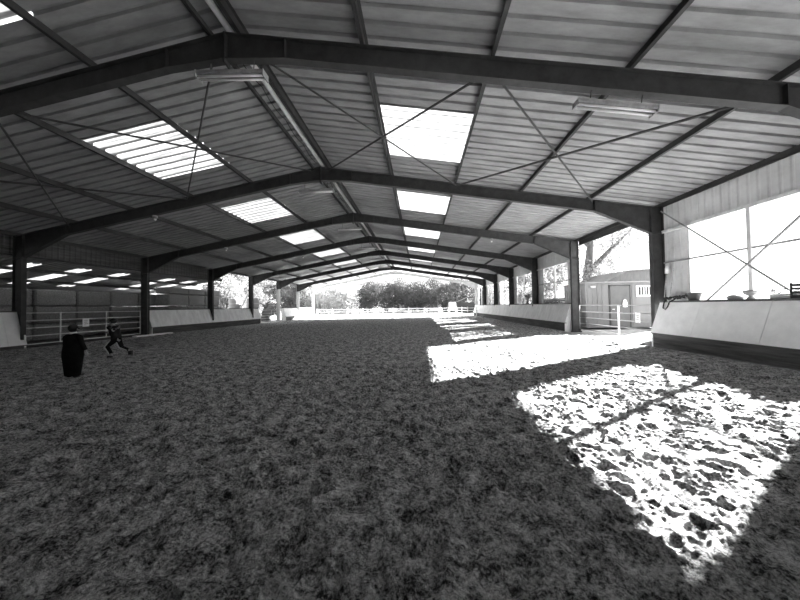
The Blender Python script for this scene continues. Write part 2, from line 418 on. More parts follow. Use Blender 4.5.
for i, (a, b) in enumerate(bays_r):
    if i == 3: continue
    wn += 1
    t = bpy.data.objects.new('window_%d' % wn, None); COL.objects.link(t); t.location = (XW-.09, (a+b)/2, 0); t['kind'] = 'structure'
    off = t.location
    k = MB(); k.box(XW-.13, XW-.03, a+.05, b-.05, 4.24, 4.34); k.build('window_rail', m_galv, t, off=off)
    k = MB(); k.box(XW-.1, XW-.05, a+.05, b-.05, 3.08, 3.13); k.build('window_rail', m_rodp, t, off=off)
    k = MB(); k.box(XW-.12, XW-.02, (a+b)/2-.05, (a+b)/2+.05, 1.6, 4.3); k.build('window_post', m_clad, t, off=off)
k = MB(); k.box(XW-.06, XW+.02, FY[1]+.1, FY[2]-.1, 5.0, ZE-.02); struct(k.build('trim_3', m_steel))
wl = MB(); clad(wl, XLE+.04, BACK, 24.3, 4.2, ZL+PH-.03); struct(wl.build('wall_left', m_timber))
# trims along the eave
k = MB(); k.box(XW-.02, XW+.1, BACK, FY[-1], ZE-.02, ZE+.05); struct(k.build('trim_2', m_purlin))
# back wall behind the camera
bw = MB()
k = MB(); k.prism([(XL, -.05), (XR, -.05), (XR, ZR+PH), (XA, ZA+PH), (XL, ZL+PH)], BACK-.1, BACK-.02); struct(k.build('wall_back', m_timber))
# left wall near part below the eave
# ---------------------------------------------------------------- kickboards
def kick(sgn, y0, y1, label, m, seams, zb=.48):
    """sgn +1 right wall, -1 left wall; leaning board, dark base and ledge"""
    xt, xb = (8.98, 8.6) if sgn > 0 else (-17.75, -17.38)
    xo = 9.36 if sgn > 0 else -18.05
    t = thing('kickboard', label, 'board', ((xt+xb)/2, (y0+y1)/2, 0), 'arena kickboards'); off = t.location
    ys = [y0]+seams+[y1]
    for a, b in zip(ys[:-1], ys[1:]):
        k = MB(); g_ = .004
        tn = sgn*.03
        k.prism([(xb, zb), (xt, 1.6), (xt+tn, 1.6), (xb+tn, zb)], a+g_, b-g_)
        k.build('board_panel', m, t, off=off)
    k = MB(); k.prism([(xb+sgn*.035, zb), (xt+sgn*.035, 1.6), (xt+sgn*.05, 1.6), (xb+sgn*.05, zb)], y0+.02, y1-.02); k.build('backing_board', m_timber, t, off=off)
    k = MB(); k.prism([(xb+sgn*.02, -.06), (xb+sgn*.02, zb-.02), (xb+sgn*.12, zb-.02), (xb+sgn*.12, -.06)], y0+.1, y1-.1); k.build('base_plank', m_timber, t, off=off)
    k = MB(); k.box(min(xb-sgn*.01, xb+sgn*.1), max(xb-sgn*.01, xb+sgn*.1), y0, y1, zb-.025, zb+.01); k.build('lower_rail', m_timber, t, off=off)
    k = MB(); k.box(min(xt-sgn*.03, xo), max(xt-sgn*.03, xo), y0, y1, 1.6, 1.66); k.build('ledge', m_timber, t, off=off)
    for yy in (y0+.05, y1-.05):
        k = MB()
        k.prism([(xb+sgn*.03, -.06), (xb+sgn*.03, .5), (xt+sgn*.03, 1.6), (xo-sgn*.08, 1.6), (xo-sgn*.08, -.06)], yy-.03, yy+.03)
        k.build('end_board', m_oldboard, t, off=off)
kick(1, BACK+.1, 11.62, 'long smooth white kickboard leaning below the bright opening at right', m_board, [-3.5, -1, 1.5, 4, 6.4, 7.3, 8.1, 10.0])
kick(1, 18.1, 47.9, 'weathered pale kickboard along the right wall beyond the open gate bay', m_oldboard, [20.5, 23, 25.5, 28, 30.5, 33, 35.5, 38, 40.5, 43, 45.5])
kick(-1, BACK+.1, 12.0, 'short end of white kickboard at the left edge of the photo', m_board, [-3, 0, 3, 6, 9, 11.4], zb=.14)
kick(-1, 18.1, 31.4, 'pale kickboard along the left side between the long gate and the small gate', m_oldboard, [20.5, 23, 25.5, 28])
kick(-1, 37.4, 48.0, 'bright sunlit kickboard of the left side by the open far end', m_board, [40, 43, 46])
k = MB(); k.box(-17.2, -16.9, 16.6, 19.2, -.02, .07); tag(k.build('timber_plank', m_board, bevel=.01), 'pale plank lying on the sand at the foot of the left kickboard', 'plank')
k = MB(); k.prism([(8.2, -.06), (9.3, -.06), (9.3, .16), (8.75, .14)], 11.9, 13.0); tag(k.build('concrete_ramp', m_conc), 'small pale wedge of concrete at the end of the right white board', 'ramp')

# ---------------------------------------------------------------- gates
def gate(x, y0, y1, label, zs, m, r=.024, posts=(0, .34, .8, 1), name='field_gate'):
    t = thing(name, label, 'gate', (x, (y0+y1)/2, 0), 'tubular gates'); off = t.location
    for z in zs:
        k = MB(); k.tube([(x, y0, z), (x, y1, z)], r, 8); k.build('bar', m, t, True, off=off)
    for p in posts:
        y = y0+(y1-y0)*p
        k = MB(); k.tube([(x, y, zs[0]-.03), (x, y, zs[-1]+.03)], r*1.1, 8); k.build('upright', m, t, True, off=off)
    return t, off
def gpost(x, y, label, m=m_galv):
    k = MB(); k.lathe([(.06, -.1), (.06, 1.7), (.03, 1.74)], 10); o = k.build('gate_post', m, off=(0, 0, 0)); o.location = (x, y, 0); tag(o, label, 'post', 'gate posts')
gate(-17.8, 12.2, 17.7, 'long five-bar tubular gate at left behind the two children', [.12, .5, .86, 1.2, 1.55], m_galv, posts=(0, .24, .63, 1))
gate(9.15, 12.1, 17.5, 'dark grey tubular gate closing the open bay in front of the cabin', [.18, .5, .82, 1.15, 1.5], m_rodp, r=.022, posts=(0, 1))
gate(-17.8, 31.7, 37.2, 'small pale tubular gate in front of the wrapped bales', [.15, .45, .75, 1.05, 1.4], m_galv, posts=(0, .5, 1))
gpost(-17.8, 12.1, 'grey post between the left white board and the long gate')
k = MB(); k.tube([(9.15, 14.2, .15), (9.15, 14.2, 1.5)], .04, 8); tag(k.build('gate_post', m_whitet), 'slim white post in the middle of the right gate', 'post', 'gate posts')
# notices
def notice(c, w_, h_, axis, label):
    t = thing('notice', label, 'sign', c); k = MB()
    if axis == 'y': k.box(-.006, .006, -w_/2, w_/2, -h_/2, h_/2)
    else: k.box(-w_/2, w_/2, -.006, .006, -h_/2, h_/2)
    k.build('notice_sheet', m_paper, t)
    k = MB()
    for j, (a, b) in enumerate(((-.3, .25), (-.3, .1), (-.2, .3))):
        z = h_*(.2-.18*j)
        if axis == 'y': k.box(-.009 if c[0] > 0 else .0065, -.0065 if c[0] > 0 else .009, w_*a, w_*b, z-h_*.03, z+h_*.03)
        else: k.box(w_*a, w_*b, -.009, -.0065, z-h_*.03, z+h_*.03)
    k.build('faded_print', m_lampm, t)
notice((-17.76, 14.6, 1.0), .32, .44, 'y', 'white paper notice tied to the bars of the long left gate')
notice((9.11, 12.95, .98), .26, .42, 'y', 'white notice with dark marks hanging on the right gate')

# ---------------------------------------------------------------- things on the right ledge
LZ = 1.66
t = thing('rubber_bucket', 'dark round feed bucket on the ledge beside the corrugated wall panel', 'bucket', (9.16, 10.45, LZ))
k = MB(); k.lathe([(.13, 0), (.2, .24), (.22, .25), (.19, .24), (.12, .02)], 18); k.build('bucket_body', m_bucket, t, True)
k = MB(); k.tube([(.21*math.cos(a), .21*math.sin(a)*.3-.02, .24+.0*a) for a in np.linspace(0, math.pi, 9)], .008, 5); k.build('bucket_handle', m_galv, t, True)
# bridle/rope heap
k = MB()
for j in range(7):
    y0 = 11.35-.13*j; pts = []
    for i in range(14):
        a = i/13*2*math.pi; pts.append((9.06+.1*math.cos(a)+random.uniform(-.02, .02), y0+.13*math.sin(a), LZ+.03+.08*abs(math.sin(a*1.5+j))+.012*j))
    k.tube(pts, .025, 6)
k.tube([(8.98, 11.3, LZ+.03), (8.93, 11.35, LZ+.0), (8.90, 11.36, 1.5), (8.86, 11.33, 1.4), (8.87, 11.25, 1.35), (8.91, 11.2, 1.44), (8.93, 11.15, 1.6), (9.0, 11.0, LZ+.05)], .02, 6)
tag(k.build('lead_rope', m_dark, smooth=True), 'dark heap of straps hanging over the ledge near the corrugated panel', 'rope')
k = MB(); k.tube([(8.94, 11.25, 1.6), (9.0, 11.0, LZ+.13), (9.04, 10.8, LZ+.18), (9.05, 10.65, LZ+.22), (9.08, 10.62, LZ+.04)], .022, 6)
tag(k.build('lead_rope', m_rope, smooth=True), 'pale strap laid across the dark heap of straps', 'rope')
# leaning broom and pole
t = thing('long_broom', 'pale long-handled broom standing upside down on the ledge against the column', 'broom', (9.08, 11.55, LZ))
k = MB(); k.tube([(0, 0, 0), (.16, .04, 1.15)], .016, 8); k.build('broom_handle', m_rope, t, True)
k = MB(); k.lathe([(.02, -.02), (.09, .0), (.07, .2), (.03, .3)], 10, c=(.16, .04, 1.02), sx=.5); k.build('broom_head', m_paper, t, True)
k = MB(); k.tube([(9.1, 11.35, LZ), (9.26, 11.3, LZ+1.2)], .014, 6); tag(k.build('wooden_pole', m_rope), 'thin pale pole leaning beside the upturned broom', 'pole')
# flower pots and jars, blown out against the opening
k = MB(); k.lathe([(.15, 0), (.19, .06), (.13, .12), (.04, .15)], 14); o = k.build('upturned_bowl', m_plast, smooth=True); o.location = (9.2, 9.2, LZ); tag(o, 'upturned grey bowl lying on the ledge left of the window post', 'bowl')
t = thing('cup_trophy', 'small grey waisted pot on the ledge by the window post', 'pot', (9.2, 8.8, LZ))
k = MB(); k.lathe([(.09, 0), (.08, .03), (.04, .08), (.06, .12)], 14); k.build('pot_foot', m_plast, t, True)
k = MB(); k.lathe([(.05, .1), (.13, .14), (.15, .24), (.13, .25), (.1, .14)], 14); k.build('pot_bowl', m_plast, t, True)
t = thing('flower_box', 'small box of grey flowers on the ledge near the right edge of the photo', 'flower box', (9.2, 8.0, LZ))
k = MB(); k.box(-.09, .09, -.28, .28, 0, .12); k.build('trough', m_whitet, t, bevel=.01)
k = MB()
for j in range(60):
    c = Vector((random.uniform(-.1, .1), random.uniform(-.3, .3), random.uniform(.12, .25))); r_ = .035
    k.lathe([(.004, -r_*.4), (r_, 0), (.005, r_*.4)], 6, c=c)
k.build('flowers', m_plast, t)
t = thing('plastic_crate', 'small slotted crate on the ledge at the right edge of the photo', 'crate', (9.2, 7.6, LZ))
k = MB()
for j in range(4): k.box(-.13, .13, -.2, -.185, .02+j*.09, .075+j*.09); k.box(-.13, .13, .185, .2, .02+j*.09, .075+j*.09); k.box(-.14, -.125, -.2, .2, .02+j*.09, .075+j*.09); k.box(.125, .14, -.2, .2, .02+j*.09, .075+j*.09)
k.box(-.13, .13, -.19, .19, 0, .02)
for a in (-.13, .13):
    for b in (-.19, .19): k.box(a-.015, a+.015, b-.015, b+.015, 0, .37)
k.build('crate_body', m_dark, t)
# heap of poles beyond frame 3, pot beyond frame 4
for j in range(6):
    k = MB(); z = LZ+.06+.11*(j//2)+.0; k.beam((9.12+.13*(j % 2), 19.5, z), (9.12+.13*(j % 2), 22.2, z), .1, .1)
    tag(k.build('timber_rail', [m_timber, m_lampm, m_shedr][j % 3], off=(9.12, 21, z)), 'timber rail stacked on the far right ledge, %s layer, %s side' % (['bottom', 'middle', 'top'][j//2], ['inner', 'outer'][j % 2]), 'timber', 'stack of timber rails')
t = thing('stone_urn', 'small pale urn on the far ledge between the fourth and fifth frames', 'urn', (9.2, 25.6, LZ))
k = MB(); k.lathe([(.2, 0), (.16, .08), (.07, .3), (.1, .4), (.28, .62), (.3, .72), (.2, .7)], 14); k.build('urn_body', m_plast, t, True)
k = MB()
for j in range(4): k.box(10.9+.0*j, 10.96, 20.0+j*.42, 20.28+j*.42, 0, 3.0)
k.box(10.96, 11.0, 20, 21.6, .6, .75); k.box(10.96, 11.0, 20, 21.6, 2.5, 2.65)
tag(k.build('slatted_panel', m_purlin), 'dark upright slatted panel standing outside behind the third column', 'panel')
# barrier on sand near far right
# ---------------------------------------------------------------- cabin outside
t = thing('site_cabin', 'grey steel cabin with a door and barred window outside the right gate', 'cabin', (13.6, 20.9, 0)); off = t.location
k = MB(); k.box(10.6, 15.6, 19.5, 22.3, .05, 2.86)
k.box(10.55, 15.65, 19.42, 22.38, 2.86, 2.96); k.build('cabin_body', m_cabin, t, off=off, bevel=.015)
for xx in np.arange(10.7, 15.5, .3):
    if not (11.9 < xx < 13.4) and not (13.55 < xx < 14.8): MB().box(xx, xx+.08, 19.47, 19.5, .15, 2.8).build('wall_rib', m_cabin, t, off=off)
k = MB(); k.box(12.0, 12.06, 19.45, 19.5, .1, 2.75); k.box(13.24, 13.3, 19.45, 19.5, .1, 2.75); k.box(12.0, 13.3, 19.45, 19.5, 2.69, 2.75); k.build('door_frame', m_purlin, t, off=off)
d = MB().box(12.08, 13.22, 19.44, 19.49, .12, 2.68).build('door', m_door, t, off=off)
MB().box(12.16, 12.28, 19.38, 19.44, 1.2, 1.24).build('door_handle', m_galv, d, off=off)
k = MB(); k.box(13.66, 14.72, 19.44, 19.5, 2.0, 2.7); wf = k.build('window_frame', m_whitet, t, off=off)
MB().box(13.78, 14.6, 19.43, 19.44, 2.1, 2.6).build('window_pane', m_glass, wf, off=off)
k = MB()
for xx in np.arange(13.9, 14.6, .15): k.box(xx, xx+.04, 19.4, 19.43, 2.05, 2.65)
k.build('window_bars', m_whitet, wf, off=off)
MB().box(10.85, 11.15, 19.35, 19.5, 2.6, 2.72).build('wall_lamp', m_lampm, t, off=off)
t2 = thing('white_bag', 'white bag hanging on the cabin door', 'bag', (12.9, 19.38, 1.35))
k = MB(); k.lathe([(.03, .5), (.1, .42), (.16, .2), (.14, .02), (.05, 0)], 10, sy_=.35); k.build('bag_body', m_paper, t2, True)
# shed behind
t = thing('corrugated_shed', 'corrugated iron shed rising behind the grey cabin', 'shed', (18, 26, 0)); off = t.location
k = MB(); k.prism([(14.4, 0), (14.4, 3.1), (16.2, 4.05), (19.4, 4.2), (19.4, 0)], 24, 28.5); k.build('shed_wall', m_shedr, t, off=off)
k = MB(); k.prism([(14.2, 3.04), (14.2, 3.12), (16.15, 4.14), (19.6, 4.3), (19.6, 4.22), (16.2, 4.06)], 23.8, 28.7); k.build('shed_roof', m_shedr, t, off=off)

# ---------------------------------------------------------------- left lean-to with bales
LX0, LX1, LY0, LY1_ = -18.2, -28.5, -6, 26.5
def zlean(x): return 4.42+(x-LX0)*.17
k = MB()
def lsheet(mb, xa, xb, ya, yb):
    n = max(1, int(round((yb-ya)/.3))); p = (yb-ya)/n; prof = []
    for i in range(n): b = ya+i*p; prof += [(b, 0), (b+p*.6, 0), (b+p*.7, .04), (b+p*.9, .04)]
    prof.append((yb, 0)); m_ = len(prof)
    mb.add([(x, yy, zlean(x)+h+t_) for x in (xa, xb) for t_ in (0, .008) for yy, h in prof],
           [(i, i+1, 2*m_+i+1, 2*m_+i) for i in range(m_-1)]+[(m_+i, 3*m_+i, 3*m_+i+1, m_+i+1) for i in range(m_-1)])
strips = [13.6, 16.0, 18.4, 22.2, 24.4]
lt = thing('lean_to_roof', 'low dark roof of the hay store adjoining the left side', 'roof', (-23, 13, 0)); off = lt.location
yy = LY0
strips = [s_ for s_ in strips if s_ < 25.5]
for s_ in strips:
    lsheet(k, LX0, LX1, yy, s_); lsheet(k, LX0, -20.0, s_, s_+.75); lsheet(k, -24.6, LX1, s_, s_+.75); yy = s_+.75
lsheet(k, LX0, LX1, yy, LY1_)
k.build('roof_sheeting', m_sheet, lt, off=off)
for s_ in strips:
    k = MB(); lsheet(k, -19.95, -24.65, s_, s_+.75); k.build('translucent_strip', m_sky, lt, off=off)
for xx in (-18.5, -20.9, -23.3, -25.7, -28.2):
    k = MB(); k.box(xx-.04, xx+.04, LY0, LY1_, zlean(xx)-.18, zlean(xx)-.01); k.build('roof_beam', m_purlin, lt, off=off)
for yy in (6, 12, 18, 24):
    k = MB(); k.box(-28.3, -28.1, yy-.1, yy+.1, -.05, zlean(-28.2)-.15); k.build('roof_post', m_purlin, lt, off=off)
# closed back of the lean-to beyond the bales
k = MB(); k.box(-28.6, -28.5, LY0, LY1_, -.06, 2.3); tag(k.build('timber_wall', m_timber), 'dark boarded wall at the back of the hay store', 'wall')
def make_bale(name, sx, sy__, sz):
    import bmesh
    b = bmesh.new(); bmesh.ops.create_cube(b, size=1); bmesh.ops.subdivide_edges(b, edges=b.edges[:], cuts=5, use_grid_fill=True)
    for v in b.verts:
        v.co.x *= sx; v.co.y *= sy__; v.co.z *= sz
        r_ = random.uniform(-.03, .03); v.co += Vector((random.uniform(-.03, .03), r_, random.uniform(-.02, .02)))
        band = abs(abs(v.co.y)-sy__*.25); 
        if band < sy__*.1: v.co.x *= .97; v.co.z *= .97
    m_ = bpy.data.meshes.new(name); b.to_mesh(m_); b.free(); m_.materials.append(m_straw)
    o = bpy.data.objects.new(name, m_); COL.objects.link(o); md = o.modifiers.new('s', 'SUBSURF'); md.levels = 1; md.render_levels = 1
    return o
bale = make_bale('straw_bale', 1.3, 2.05, 1.0)
rows = ['bottom', 'middle', 'top']; cols = ['nearest', 'second', 'third', 'fourth', 'fifth', 'sixth']
first = True
for c in range(5):
    for r_ in range(3):
        o = bale if first else bale.copy()
        if not first: COL.objects.link(o)
        first = False
        o.location = (-22.6+random.uniform(-.04, .04), 14.4+2.1*c, .46+1.0*r_-.02)
        tag(o, 'dark straw bale behind the long gate, %s row, %s from the camera' % (rows[r_], cols[c]), 'bale', 'straw bales behind the long gate')
for c in range(3):
    for r_ in range(4):
        o = bale.copy(); COL.objects.link(o)
        o.location = (-21.15+random.uniform(-.08, .08), 23.9+2.1*c, .46+1.0*r_-.02)
        lv = ['bottom', 'second', 'third', 'top'][r_]
        o.location.z -= 0
        if r_ == 3: o.scale.z = .55; o.location.z = 3.23
        tag(o, 'dark straw bale of the taller far stack, %s layer, %s from the camera' % (lv, cols[c]), 'bale', 'straw bales of the far stack')
k = MB(); k.tube([(-21.7, 33, -.06), (-19.8, 33.5, 4.0)], .09, 8); tag(k.build('slanting_pole', m_whitet), 'pale slanting pole leaning near the end of the hay store', 'pole')
# wrapped round bales
def make_wrap():
    t = thing('wrapped_bale', '', 'bale')
    k = MB(); k.lathe([(.3, -.02), (.66, .02), (.76, .14), (.78, .4), (.74, .6), (.78, .8), (.76, 1.06), (.62, 1.18), (.2, 1.2)], 22); k.build('bale_body', m_wrap, t, True)
    k = MB(); k.lathe([(.775, .57), (.785, .59), (.785, .62), (.775, .64)], 22); k.build('wrap_fold', m_plast, t)
    return t
wb = make_wrap(); fst = True
for px, nm in ((-24.1, 'left'), (-21.7, 'right')):
    for lv in (0, 1):
        o = wb if fst else copy_tree(wb); fst = False
        o.location = (px-.2, 37.5, -.04+1.22*lv); o.scale = (1.0, 1.0, 1.27)
        tag(o, 'plump pale wrapped bale, %s one of the %s stack outside the left side' % (('lower', 'upper')[lv], nm), 'bale', 'pale wrapped bales')
        if lv: o.location.z = 1.5
for j in range(5):
    o = MB().box(-.5, .5, -.6, .6, 0, .14).build('wooden_pallet', m_shedr, bevel=.01); o.location = (-19.6, 36.2, -.05+.16*j); o.rotation_euler.z = random.uniform(-.1, .1)
    tag(o, 'grey pallet in the pile behind the small side gate, %s in the pile' % ['bottom', 'second', 'middle', 'fourth', 'top'][j], 'pallet', 'pallets behind the small gate')
# ---------------------------------------------------------------- fence and far items
t = thing('post_and_rail_fence', 'white three-rail fence across the open far end of the arena', 'fence', (-4, 49.3, 0)); off = t.location
for z in (.42, .82, 1.22):
    k = MB(); k.beam((-17.6, 49.3, z), (6.2, 49.3, z), .05, .11); k.build('rail', m_whitet, t, off=off)
for x in np.arange(-17.4, 6.3, 2.6):
    k = MB(); k.box(x-.06, x+.06, 49.2, 49.4, -.06, 1.35); k.build('post', m_whitet, t, off=off)
t = thing('paddock_fence', 'white fence returning along the right end of the arena mouth', 'fence', (6, 47, 0)); off = t.location
for z in (.42, .82, 1.22):
    k = MB(); k.beam((6.2, 49.3, z), (7.2, 44.6, z), .05, .11); k.beam((7.2, 44.6, z), (8.7, 44.6, z), .05, .09); k.build('rail', m_whitet, t, off=off)
for x, y in ((6.2, 49.3), (6.7, 47), (7.2, 44.6), (8.5, 44.6)):
    k = MB(); k.box(x-.07, x+.07, y-.07, y+.07, -.06, 1.4); k.build('post', m_whitet, t, off=off)
t = thing('boundary_fence', 'low dark paddock fence far beyond the arena in front of the trees', 'fence', (0, 66, 0)); off = t.location
for z in (.6, 1.1):
    k = MB(); k.beam((-40, 66, z), (30, 66, z), .05, .13); k.build('rail', m_timber, t, off=off)
for x in np.arange(-40, 31, 3.5):
    k = MB(); k.box(x-.07, x+.07, 65.93, 66.07, -.06, 1.3); k.build('post', m_timber, t, off=off)
# dark-roofed hut and pale trailer at the far right end
t = thing('field_shelter', 'dark field shelter with a sloping roof beyond the far right corner', 'shelter', (10.8, 66, 0)); off = t.location
k = MB(); k.box(8.7, 13.2, 67, 70, 0, 2.3); k.build('shelter_wall', m_dark, t, off=off)
k = MB(); k.prism([(8.3, 2.2), (8.3, 2.4), (10.8, 3.4), (13.8, 3.7), (13.8, 3.5), (10.8, 3.2)], 66.6, 70.4); k.build('shelter_roof', m_purlin, t, off=off)
t = thing('horse_trailer', 'pale trailer parked left of the dark field shelter', 'trailer', (5.6, 66.5, 0)); off = t.location
k = MB(); k.box(6.9, 8.6, 68, 70, .6, 2.4); k.build('trailer_body', m_whitet, t, off=off, bevel=.15)
for x in (7.3, 8.1):
    k = MB(); k.tube([(x, 67.9, .35), (x, 68.15, .35)], .35, 14); k.build('wheel', m_dark, t, off=off)

# ---------------------------------------------------------------- trees
def leaves_mesh(name, n, blobs, size, m, seed):
    r = np.random.default_rng(seed); B = np.array(blobs); wv = B[:, 3]**2; ii = r.choice(len(B), n, p=wv/wv.sum())
    d = r.normal(size=(n, 3)); d /= np.linalg.norm(d, axis=1)[:, None]
    rad = B[ii, 3]*(.55+.45*r.random(n))
    c = B[ii, :3]+d*rad[:, None]*np.array([1, 1, .85])
    a = r.normal(size=(n, 3)); a /= np.linalg.norm(a, axis=1)[:, None]
    b = np.cross(a, r.normal(size=(n, 3))); b /= np.linalg.norm(b, axis=1)[:, None]
    s = size*(.6+.8*r.random(n))[:, None]
    v = np.stack([c-a*s, c-b*s*.5, c+a*s, c+b*s*.5], 1).reshape(-1, 3)
    me_ = bpy.data.meshes.new(name); me_.vertices.add(4*n); me_.vertices.foreach_set('co', v.ravel())
    me_.loops.add(4*n); me_.loops.foreach_set('vertex_index', np.arange(4*n, dtype=np.int32))
    me_.polygons.add(n); me_.polygons.foreach_set('loop_start', np.arange(0, 4*n, 4, dtype=np.int32)); me_.update(calc_edges=True)
    me_.materials.append(m); return me_
def tree(loc, H, R_, m, label, n=6000, size=.16, seed=0, group='trees beyond the arena', low=.12, nb=16):
    r = np.random.default_rng(seed)
    t = thing('tree', label, 'tree', loc, group)
    blobs = []
    for j in range(nb):
        a = r.uniform(0, 2*math.pi); hh = r.uniform(low, .88); rr = R_*math.sqrt(max(.05, 1-((hh-.5)/.55)**2))*r.uniform(.2, .75)
        blobs.append((rr*math.cos(a), rr*math.sin(a), hh*H, R_*r.uniform(.28, .5)))
    k = MB(); k.tube([(0, 0, -.1), (.1, 0, H*.35), (-.05, .1, H*.7)], [.03*H, .022*H, .008*H], 8)
    for bx_, by_, bz_, br_ in blobs[:9]:
        k.tube([(0, 0, min(bz_*.6, H*.5)), (bx_*.5, by_*.5, bz_*.85), (bx_, by_, bz_)], [.012*H, .008*H, .004*H], 5)
    k.build('trunk', m_bark, t)
    o = bpy.data.objects.new('foliage', leaves_mesh('foliage', n, blobs, size, m, seed+50)); COL.objects.link(o); o.parent = t
    return t
far = []
tl = [(-13.5, 82, 9.2, 5.4, m_leafd), (-7, 85, 9.6, 5.6, m_leafd), (-1, 87, 9.3, 5.6, m_leafd), (5, 85, 10.0, 5.6, m_leafd), (11, 82, 9.6, 5.6, m_leafd), (19, 86, 12, 5.5, m_leafd),
      (-20.5, 76, 9.6, 5.2, m_leafl), (-27, 74, 9.6, 5, m_leafl), (-32, 72, 9, 4.2, m_leafm), (-38, 70, 9.4, 4.4, m_leafm)]
tlab = ['dark tree of the hedge line, just right of the pale tree', 'dark tree of the hedge line, second right of the pale tree', 'dark tree of the hedge line below the ridge of the far gable',
        'dark tree of the hedge line, right of the far gable peak', 'mid-grey tree behind the pale trailer', 'tall dark tree behind the field shelter',
        'pale bright tree in the middle of the far opening', 'pale bright tree left of the brightest one', 'mid-grey tree right of the far left columns', 'mid-grey tree between the far left columns']
for j, (x, y, H, R_, m_) in enumerate(tl):
    tree((x, y, 0), H, R_, m_, tlab[j], 15000, .2, 100+j, low=.02, nb=46)
tree((-38, 52, 0), 6.6, 3.3, m_leafd, 'dark rounded tree behind the wrapped bales', 7000, .16, 201)
tree((-31.5, 54, 0), 6.0, 3.0, m_leafd, 'dark tree between the fifth and sixth left columns', 7000, .16, 204)
tree((-30, 43.5, 0), 7.0, 3.2, m_leafm, 'bright speckled tree left of the wrapped bales', 6000, .14, 202)
tree((-33, 52, 0), 10, 4, m_leafd, 'tall speckled tree beyond the end of the hay store', 6000, .16, 203)
# right side outside
tree((14.5, 36, 0), 9, 3.8, m_leafm, 'speckled tree seen through the windows beyond the third column', 7000, .15, 301, 'trees outside the right side')
tree((16.5, 47, 0), 9, 3.8, m_leafm, 'speckled tree seen through the windows beyond the fourth column', 7000, .16, 302, 'trees outside the right side')
# big tree with a leaning limb behind the cabin
t = thing('tree', 'big pale-leaved tree with a leaning limb behind the cabin', 'tree', (16.2, 29.5, 0), 'trees outside the right side')
k = MB(); k.tube([(-.2, 0, -.1), (-.1, 0, 3), (.2, 0, 5.5), (.5, 0, 8.2), (.4, .2, 11)], [.5, .42, .34, .22, .08], 10)
k.tube([(.1, 0, 4.6), (1.4, -.1, 6.0), (2.8, 0, 7.3), (4.4, .2, 8.8)], [.24, .2, .15, .07], 8)
k.tube([(.4, 0, 7), (-.9, .3, 8.6), (-1.5, .4, 10)], [.2, .12, .05], 8)
k.tube([(2.4, 0, 6.9), (3.1, 1, 8.4), (3.3, 1.6, 10)], [.12, .08, .04], 6)
k.build('trunk', m_bark, t)
bl = [(random.uniform(-3.6, 6.5), random.uniform(-1.5, 3.5), random.uniform(3.9, 12), random.uniform(.9, 1.9)) for _ in range(34)]
o = bpy.data.objects.new('foliage', leaves_mesh('foliage', 13000, bl, .11, m_leafb, 77)); COL.objects.link(o); o.parent = t
# row of low spiky plants at the far fence
t0 = None
for j in range(14):
    if t0 is None:
        t0 = thing('spiky_shrub', 'pale spiky shrub in the row before the far hedge', 'shrub', (0, 0, 0), 'spiky shrubs before the far hedge')
        bl = [(0, 0, .6, .6), (.5, 0, .5, .5), (-.5, 0, .5, .5)]
        o = bpy.data.objects.new('foliage', leaves_mesh('foliage', 500, bl, .13, m_leafl, 78)); COL.objects.link(o); o.parent = t0
        k = MB()
        for s_ in range(7): a = s_*.9; k.tube([(0, 0, 0), (.4*math.cos(a), .3*math.sin(a), 1.0), (.6*math.cos(a), .4*math.sin(a), 1.9+.3*math.sin(s_*3))], [.03, .02, .008], 5)
        k.build('stem', m_straw, t0); s0 = t0
    else: s0 = copy_tree(t0)
    s0['label'] = 'pale spiky shrub before the far hedge, %s from the left of the row' % 'first second third fourth fifth sixth seventh eighth ninth tenth eleventh twelfth thirteenth last'.split()[j]
    s0.location = (-16+j*1.75+random.uniform(-.4, .4), 71+random.uniform(-.5, .5), 0); sc = random.uniform(.7, 1.15); s0.scale = (sc, sc, sc); s0.rotation_euler.z = random.uniform(0, 6)

# ---------------------------------------------------------------- people
def skinned(name, pts, edges, radii, m, parent, root=0, sub=2):
    me_ = bpy.data.meshes.new(name); me_.from_pydata(pts, edges, []); me_.update()
    o = bpy.data.objects.new(name, me_); COL.objects.link(o)
    md = o.modifiers.new('skin', 'SKIN'); md.use_smooth_shade = True
    for i, r_ in enumerate(radii):
        sv = me_.skin_vertices[0].data[i]; sv.radius = r_ if isinstance(r_, tuple) else (r_, r_); sv.use_root = (i == root)
    s_ = o.modifiers.new('sub', 'SUBSURF'); s_.levels = sub; s_.render_levels = sub
    dg = bpy.context.evaluated_depsgraph_get(); dg.update()
    m2 = bpy.data.meshes.new_from_object(o.evaluated_get(dg)); m2.name = name
    bpy.data.objects.remove(o); o = bpy.data.objects.new(name, m2); COL.objects.link(o)
    m2.materials.clear(); m2.materials.append(m); m2.shade_smooth(); o.parent = parent
    return o
def ellipsoid(name, c, r3, m, parent, n=16, zcut=None):
    k = MB(); prof = []
    for i in range(13):
        a = -math.pi/2+math.pi*i/12
        prof.append((max(.002, math.cos(a)), math.sin(a)))
    vs = MB(); vs.lathe(prof, n); vs.v = [(c[0]+x*r3[0], c[1]+y*r3[1], c[2]+z*r3[2]) for x, y, z in vs.v]
    return vs.build(name, m, parent, True)
